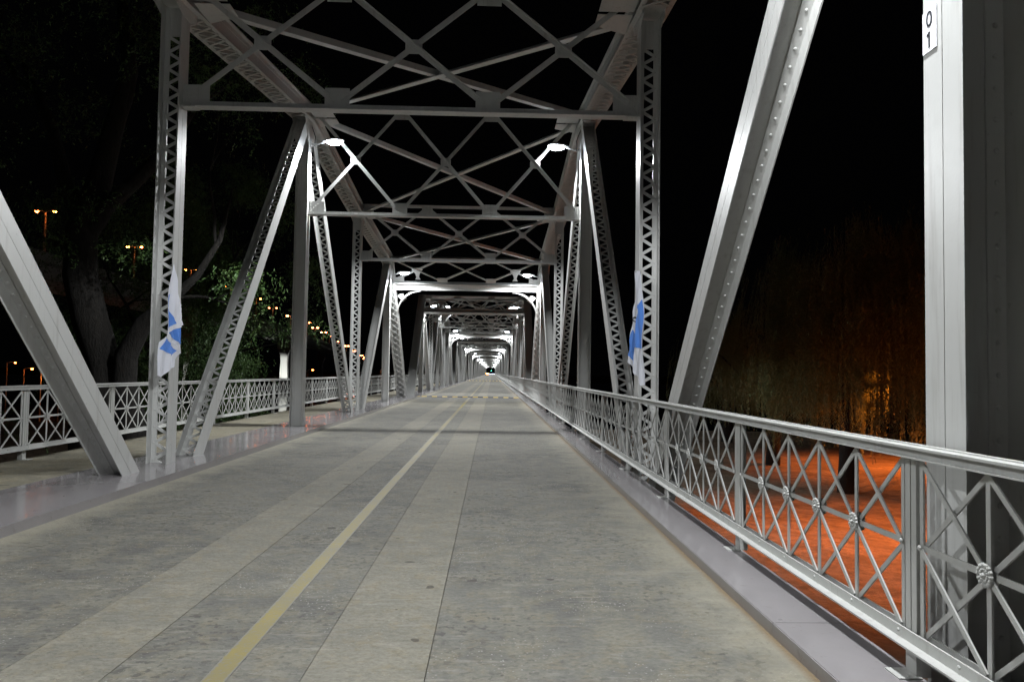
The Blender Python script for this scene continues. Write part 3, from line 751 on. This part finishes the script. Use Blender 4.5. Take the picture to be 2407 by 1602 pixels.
def broad_tree(label, base, trunks, clumps, per, extra_limbs):
    t = empty('broadleaf_tree', base); tag(t, label, 'tree', 'trees beyond the left railing'); b = Vector(base)
    mb = MB(); tips = []
    for pts, rs in trunks: mb.tube([Vector(p) - b for p in pts], rs, 12)
    for p, d, ln, r, dep in extra_limbs: limb(mb, Vector(p) - b, Vector(d), ln, r, dep, tips)
    smooth(mb.obj('trunk', M['bark'], t))
    cl = [(tuple(Vector(c) - b), r) for c, r in clumps] + [(tuple(q), 0.55) for q, d in tips if d == 0]
    cs, ds = clump_leaves(cl, per, 0)
    leaf_mesh('crown', cs, ds, 0.115, 0.038, M['leaf'], t)
# big leaning trunk at far left
broad_tree('big dark twisted tree trunk with forking limbs behind the left railing', (-12.1, 24, -5.0),
 [([(-12.3, 24, -5.1), (-12.2, 24, -3), (-11.9, 24, -1.0), (-11.75, 24, 0.4), (-12.0, 24.1, 1.6), (-12.5, 24.1, 3.0), (-12.9, 24.2, 4.4), (-12.9, 24.2, 5.8), (-12.5, 24.3, 7.2), (-12.1, 24.3, 9.0), (-11.6, 24.2, 10.8), (-11.9, 24, 13.5)], [0.75, 0.6, 0.52, 0.48, 0.5, 0.52, 0.5, 0.46, 0.38, 0.3, 0.24, 0.14]),
  ([(-11.0, 23.9, -5.1), (-10.8, 23.9, -2.6), (-10.9, 23.9, -0.4), (-11.3, 23.9, 0.9), (-11.2, 23.8, 1.9), (-10.6, 23.6, 2.9), (-9.7, 23.4, 3.6), (-8.9, 23.2, 4.3), (-8.3, 23.3, 5.4), (-8.0, 23.4, 7.0)], [0.5, 0.42, 0.4, 0.38, 0.34, 0.25, 0.17, 0.11, 0.08, 0.03]),
  ([(-12.8, 24.2, 5.6), (-12.1, 24.2, 6.6), (-11.2, 24.1, 7.4), (-10.2, 24, 8.4), (-9.3, 24, 10.0)], [0.32, 0.26, 0.22, 0.18, 0.10]),
  ([(-12.9, 24.2, 6.0), (-13.6, 24.3, 7.5), (-14.0, 24.3, 9.0), (-14.9, 24.2, 11.0)], [0.3, 0.22, 0.18, 0.1])],
 [((-11, 24, 12.5), 2.0), ((-15.5, 24, 11.5), 1.8), ((-16.8, 24, 8.5), 1.3), ((-9.5, 24, 11.5), 1.6), ((-13.5, 25, 9.8), 1.1), ((-17.5, 24.5, 6.5), 1.0), ((-11.2, 23, 5.2), 0.55), ((-10.5, 23.2, 5.0), 0.6), ((-13.2, 22.8, 6.2), 0.7), ((-13.6, 23.2, 6.4), 0.5), ((-12.3, 23.2, 6.6), 0.5), ((-12.9, 22.6, 5.0), 0.5)], 900,
 [((-11.8, 24.3, 9.5), (0.5, 0, 1), 2.4, 0.13, 2), ((-14.5, 24.2, 10.0), (-0.7, 0.1, 0.8), 2.5, 0.10, 2), ((-12.9, 24.2, 5.0), (-1, -0.1, 0.5), 3.0, 0.09, 2), ((-9.5, 23.8, 9.5), (0.8, 0, 0.7), 2.0, 0.08, 2), ((-9.7, 23.4, 3.6), (0.9, 0, 0.2), 1.3, 0.07, 2), ((-8.4, 23.3, 5.2), (-0.2, 0, 1), 2.2, 0.06, 2)])
# leafy tree near the bridge, lit by the lamps
cl = []
for _ in range(190):
    z = random.uniform(-1.2, 10.5); f = 1 - abs((z - 3.5) / 8.5) ** 1.6
    y = random.uniform(31, 43); xe = -9.3 - 0.26 * (y - 31)
    x = random.uniform(xe - 6.5 * f - 1.5, xe - 0.6 + min(0, (z - 2.0) * 0.14) - max(0, (z - 5.8) * 0.9)); cl.append(((x, y, z), random.uniform(0.5, 1.0)))
broad_tree('leafy green tree lit by the bridge lamps beyond the left railing', (-14.0, 37, -5.0),
 [([(-14, 37, -5.1), (-13.9, 37, -2), (-14.3, 37, 1), (-13.8, 37, 4), (-13.2, 37, 7)], [0.45, 0.38, 0.3, 0.22, 0.1]), ([(-14.1, 37, 0), (-12.8, 36.5, 2.2), (-11.6, 36, 4.2), (-10.6, 35.6, 6.0)], [0.22, 0.17, 0.12, 0.06]), ([(-14.1, 37, -0.5), (-15.5, 36, 1.5), (-16.5, 35.2, 4)], [0.24, 0.17, 0.08])],
 cl, 900, [((-13.4, 37, 5), (0.6, -0.2, 1), 2.6, 0.11, 3), ((-11.5, 36, 4), (0.6, -0.4, 0.5), 1.9, 0.07, 2), ((-16.2, 35.4, 3.4), (-0.5, 0, 1), 2.5, 0.08, 3), ((-14, 37, 2), (0.9, -0.5, 0.1), 2.6, 0.09, 2)])
cl = []
for _ in range(60):
    z = random.uniform(-3, 9); cl.append(((random.uniform(-25, -17), random.uniform(33, 42), z), random.uniform(0.7, 1.3)))
broad_tree('dark leafy tree between the big trunk and the lit green tree', (-20, 38, -5.0),
 [([(-20, 38, -5.1), (-20.2, 38, -1), (-19.7, 38, 3), (-20.3, 38, 7)], [0.4, 0.33, 0.25, 0.1])], cl, 170, [((-20, 38, 2), (-0.8, 0, 1), 3, 0.12, 3), ((-20, 38, 3), (0.8, 0, 1), 3, 0.12, 3)])
cl = []
for _ in range(46):
    cl.append(((random.uniform(-21.5, -14.5), random.uniform(17.5, 22), random.uniform(5.0, 12.5)), random.uniform(0.5, 0.9)))
broad_tree('shadowy tree at the far left edge behind the slanting brace', (-19.5, 20, -5.0),
 [([(-19.5, 20, -5.1), (-19.2, 20, -1), (-19.9, 20, 3), (-19.4, 20, 7), (-18.6, 20, 10)], [0.5, 0.42, 0.36, 0.28, 0.12])], cl, 150, [((-19.5, 20, 6), (-0.5, 0, 1), 3, 0.12, 3), ((-19.4, 20, 5), (1, 0, 0.9), 3, 0.13, 3)])

def willow(label, base, rad, ztop, nstr, zlow, seed, leaf=0.12, extra=()):
    rs_ = np.random.default_rng(seed); t = empty('willow_tree', base); tag(t, label, 'tree', 'willows on the right bank')
    mb = MB(); H = ztop - base[2]; tips = []
    mb.tube([(0, 0, -0.1), (0.15, 0.1, H * 0.2), (-0.1, 0, H * 0.4), (0.2, 0.1, H * 0.6)], [0.55, 0.45, 0.36, 0.22], 10)
    heads = []
    for k in range(13):
        a = 2 * math.pi * k / 13 + rs_.uniform(-.3, .3); rr = rad * rs_.uniform(0.35, 0.92); zz = H * rs_.uniform(0.72, 0.98) * (1 - 0.28 * (rr / rad) ** 2)
        e = Vector((math.cos(a) * rr, math.sin(a) * rr, zz)); heads.append(e)
        mb.tube([(0, 0, H * 0.42), (e.x * 0.4, e.y * 0.4, zz * 0.75), (e.x * 0.8, e.y * 0.8, zz * 0.98), tuple(e)], [0.16, 0.11, 0.06, 0.02], 6)
    for ex, ey, ez in extra:
        e = Vector((ex, ey, ez)) - Vector(base); heads += [e, e]
        mb.tube([(0, 0, H * 0.42), (e.x * 0.4, e.y * 0.4, e.z * 0.75), (e.x * 0.8, e.y * 0.8, e.z * 0.98), tuple(e)], [0.16, 0.10, 0.05, 0.02], 6)
    smooth(mb.obj('trunk', M['bark'], t))
    cs = []; ds = []
    for _ in range(nstr):
        h = heads[rs_.integers(len(heads))]; a = rs_.uniform(0, 2 * math.pi); r0 = rs_.exponential(0.75)
        x, y, z = h.x + math.cos(a) * r0, h.y + math.sin(a) * r0, h.z + rs_.normal() * 0.55 - r0 * 0.25
        q = math.hypot(x, y)
        if q > rad + 1.2: continue
        low = zlow + rs_.uniform(0, 1) ** 1.3 * 3.0 - base[2]
        ln = max(0.8, (z - low) * rs_.uniform(0.35, 1.0)); ox, oy = x / (q + .01), y / (q + .01)
        n = int(ln / 0.055); sw = rs_.uniform(-.12, .12, 2)
        for j in range(n):
            f = j / n; bx = 0.45 * math.sin(min(1, f * 2.2) * 1.57)
            cs.append((x + ox * bx + sw[0] * math.sin(f * 5) + rs_.normal() * .03, y + oy * bx + sw[1] * math.sin(f * 4) + rs_.normal() * .03, z - ln * f)); ds.append((rs_.normal() * .6, rs_.normal() * .6, -1))
    leaf_mesh('crown', cs, ds, leaf, leaf * 0.28, M['willow'], t)
willow('large weeping willow on the right bank, partly lit orange from below', (20.5, 44.0, -5.0), 6.6, 12.0, 4200, -2.6, 3, extra=((16.3, 38.2, 3.6), (18.2, 37.4, 4.4), (15.2, 40.5, 3.0), (20.6, 37.2, 5.0)))
willow('smaller dark weeping willow farther back on the right bank', (21.0, 57, -5.0), 6.0, 9.0, 1300, -2.6, 5, 0.13)
willow('tall dark willow behind the nearest right post', (28.5, 45, -5.0), 6.0, 14.5, 900, -4.0, 9, 0.12)
willow('low willow at the river end of the right bank, beside the bridge', (21.5, 70, -5.0), 5.0, 6.5, 900, -3.2, 12, 0.15)

# ------------------------------------------------------------------ sodium lamps
def street_lamp(loc, h, label, rz=0, double=False, power=0, lens='sodium', group='orange street lamps', r=0.16, thick=0.07, cone=150):
    t = empty('street_lamp', loc, rz); tag(t, label, 'street lamp', group)
    mb = MB(); mb.tube([(0, 0, 0), (0, 0, h * 0.6), (0, 0, h)], [thick * 1.3, thick, thick * 0.7], 8); mb.obj('pole', M['lamp'], t)
    for s in ((-1, 1) if double else (1,)):
        mb = MB(); mb.tube([(0, 0, h - 0.05), (s * 0.5, 0, h + 0.12), (s * 1.0, 0, h + 0.15)], thick * 0.5, 6); mb.obj('arm', M['lamp'], t)
        hd = MB(); hd.prism([Vector((s * 0.9, -0.14, h + 0.16)), Vector((s * 1.5, -0.11, h + 0.12)), Vector((s * 1.5, 0.11, h + 0.12)), Vector((s * 0.9, 0.14, h + 0.16))], (0, 0, 0.12)); o = fixn(hd.obj('head', M['lamp'], t))
        lb = bmesh.new(); bmesh.ops.create_uvsphere(lb, u_segments=12, v_segments=8, radius=r); me = bpy.data.meshes.new('lens'); lb.to_mesh(me); lb.free()
        me.materials.append(M[lens]); l = bpy.data.objects.new('lens', me); C.objects.link(l); l.parent = o; l.location = (s * 1.2, 0, h + 0.04 - r * 0.3); l.scale = (1.3, 1, 0.7)
        if power:
            ld = bpy.data.lights.new('sodium_light', 'SPOT'); ld.spot_size = R(cone); ld.spot_blend = 0.35; ld.energy = power; ld.color = SODIUM; ld.shadow_soft_size = 0.1
            lo = bpy.data.objects.new('sodium_light', ld); C.objects.link(lo); lo.parent = t; lo.location = (s * 1.2, 0, h - 0.30)
    return t
street_lamp((19.2, 29.6, -5.0), 8.6, 'orange sodium lamp hidden behind the nearest right post, lighting the bank', rz=math.pi, power=13000, cone=128)
street_lamp((32.5, 53.5, -5.0), 9.0, 'added unseen orange lamp farther along the bank, behind the nearest right post', rz=math.pi, power=17000, cone=124)  # added lamp, out of view; brightens the far ground of the bank
fill_pole = street_lamp((20.9, 33.2, -5.0), 6.4, 'added unseen orange spotlight pole behind the nearest right post, tinting part of the willow', rz=math.pi, r=0.06)  # added unseen pole; its narrow spots make the orange patch on the willow
for tgt, pw, sz in (((17.6, 38.0, 1.5), 3600, 9), ((17.4, 38.0, 0.3), 5200, 11), ((17.0, 38.0, -1.0), 4200, 14), ((15.2, 39.0, -0.8), 2200, 9)):
    ld = bpy.data.lights.new('willow_fill_light', 'SPOT'); ld.energy = pw; ld.spot_size = R(sz); ld.spot_blend = 1.0; ld.color = (1.0, 0.24, 0.03); ld.shadow_soft_size = 0.05
    lo = bpy.data.objects.new('willow_fill_light', ld); C.objects.link(lo); lo.location = (0, 0, 6.9); lo.parent = fill_pole
    lo.rotation_euler = (Matrix.Rotation(-math.pi, 3, 'Z') @ (Vector(tgt) - Vector((20.9, 33.2, 1.9))).to_track_quat('-Z', 'Y').to_matrix()).to_euler()

# ------------------------------------------------------------------ viaduct to the left
VX = [(-50, -40), (-55, 60), (-58, 100), (-59.5, 128), (-61.5, 157), (-64, 188), (-67.2, 219), (-71.5, 250.6), (-74.9, 285.6), (-78.5, 326), (-83.7, 363.4), (-88.9, 405.7), (-95, 448.8), (-106, 535), (-118, 625), (-140, 779), (-171, 1008), (-190, 1148), (-215, 1292)]
def viaduct():
    t = empty('highway_viaduct', (-67, 219, -5)); tag(t, 'dark highway viaduct crossing behind the trees at left with orange lamps', 'bridge'); o = Vector((67, -219, 5))
    mb = MB(); rl = MB()
    for i in range(len(VX) - 1):
        a, b = Vector((*VX[i], 13.6)) + o, Vector((*VX[i + 1], 13.6)) + o; u = (b - a).normalized(); s = Vector((u.y, -u.x, 0)); c = (a + b) / 2; h = (b - a) / 2
        mb.quadbox(c, h, s * 6.0, EZ * 0.2)
        for q in (-4, -1.4, 1.4, 4): mb.quadbox(c + s * q - EZ * 1.0, h, s * 0.25, EZ * 0.8)
        for q in (-5.9, 5.9): rl.quadbox(c + s * q + EZ * 0.55, h, s * 0.12, EZ * 0.35)
    mb.obj('deck', M['viaduct'], t); rl.obj('parapet', M['viaduct'], t)
    for i, (x, y) in enumerate([(-66.6, 250), (-61, 157), (-88, 335), (-104, 470)]):
        if i == 0: x, y = -67.2, 250
        mb = MB(); b = Vector((x, y, -5)) + o
        pr = [(1.35, 0), (1.2, 5), (1.0, 9), (1.15, 11.2), (1.8, 12.6), (2.3, 13.2)]
        pts = [Vector((q, 0, z)) for q, z in pr] + [Vector((-q, 0, z)) for q, z in reversed(pr)]
        mb.prism([b + p for p in pts], (0, 1.5, 0)); mb.box(b.x - 2.2, b.x + 2.2, b.y - 0.9, b.y + 0.9, 13.21, 16.9); fixn(mb.obj('pier', M['viaduct'], t))
viaduct()
def flood(loc, tgt, e, label):
    t = empty('floodlight', loc); tag(t, label, 'floodlight', 'floodlights aimed at the viaduct piers')
    mb = MB(); mb.tube([(0, 0, 0), (0, 0, 0.5)], 0.05, 8); mb.obj('stand', M['lamp'], t)
    d = (Vector(tgt) - Vector(loc)).normalized(); q = d.to_track_quat('-Z', 'Y')
    mb = MB(); mb.box(-0.25, 0.25, -0.2, 0.2, 0.02, 0.15); hb = mb.obj('head', M['lamp'], t); hb.location = (0, 0, 0.7); hb.rotation_euler = q.to_euler()
    ld = bpy.data.lights.new('flood_light', 'SPOT'); ld.energy = e; ld.spot_size = R(30); ld.spot_blend = 0.6; ld.color = (0.98, 1.0, 0.95); ld.shadow_soft_size = 0.2
    lo = bpy.data.objects.new('flood_light', ld); C.objects.link(lo); lo.parent = t; lo.location = Vector((0, 0, 0.7)) + d * 0.1; lo.rotation_euler = q.to_euler()
flood((-62.0, 236, -5), (-67, 250, 1.5), 22000, 'floodlight at the foot of the bright white viaduct pier')
flood((-57.0, 146, -5), (-61, 157, -1.0), 5000, 'floodlight below the pier hidden by the green tree')
cands = [v for v in VX if 90 < v[1] < 1300]
for i, (x, y) in enumerate(cands):
    street_lamp((x, y, 14.0), 7.4, 'lit orange double lamp on the viaduct, %s counted from the left edge' % (ORD + ['thirteenth', 'fourteenth', 'fifteenth', 'sixteenth', 'seventeenth'])[i], double=(i not in (7, 10)), rz=math.atan2(-0.1, 1), lens='sodium_soft' if i > 4 else 'sodium', group='orange lamps along the viaduct', r=0.20 if i < 6 else (0.40 if i < 12 else 0.6), thick=0.12, power=0)
for (x, y, z, r, lb) in ((-69.3, 120, 1.2, 0.34, 'bright orange street lamp low at the left edge under the slanting brace'), (-71.9, 120, 1.0, 0.14, 'small orange street lamp low at the left edge, left of the bright one'), (-74.5, 120, 1.9, 0.10, 'faint orange street lamp, leftmost of the low ones'), (-66.5, 120, 1.3, 0.12, 'small orange street lamp just right of the bright low one'), (-47.6, 200, 1.5, 0.16, 'small orange lamp below the viaduct, right of the white pier'), (-29, 200, 1.8, 0.18, 'small orange lamp seen between the far posts of the first span')):
    street_lamp((x, y, -5.05), z + 5.05, lb, r=r, power=700 if r > 0.3 else 0, group='low orange street lamps at left')
street_lamp((63.5, 200, -5.05), 5.1, 'tiny yellow white lamp far off beyond the willows', r=0.16, lens='white_light', group='far lamps')
# far shore lights and traffic signal at the end of the road
for i, (x, z) in enumerate(((-2.3, 0.5), (-1.0, 0.45), (0.3, 0.5), (1.5, 0.5), (2.7, 0.55))):
    street_lamp((x - 1.2, 640, -5.05), z + 5.05, 'tiny bluish white lamp in the row beyond the road end, number from left: %s' % ORD[i], r=0.32, lens='blue_light', group='lights beyond the road end')
street_lamp((-5.3, 640, -5.05), 5.9, 'orange lamp left of the bluish row beyond the road end', r=0.75, lens='sodium', group='lights beyond the road end')
def signal():
    t = empty('traffic_light', (-0.7, YEND - 3, 3.4)); tag(t, 'green traffic light hanging in the far opening of the bridge', 'traffic light')
    mb = MB(); mb.box(-0.25, 0.25, -0.15, 0.15, -0.7, 0.7); mb.obj('housing', M['black'], t)
    mb = MB(); mb.tube([(0, 0, 0.7), (0, 0, 2.3)], 0.04, 6); mb.obj('hanger', M['lamp'], t)
    for z, m_ in ((0.45, 'black'), (0.0, 'black'), (-0.45, 'green_light')):
        mb = MB(); mb.prism([Vector((math.cos(a) * (0.2 if m_ == 'black' else 0.22), -0.17, z + math.sin(a) * (0.2 if m_ == 'black' else 0.22))) for a in np.linspace(0, 2 * math.pi, 13)[:-1]], (0, 0.04, 0)); fixn(mb.obj('lens', M[m_], t))
signal()
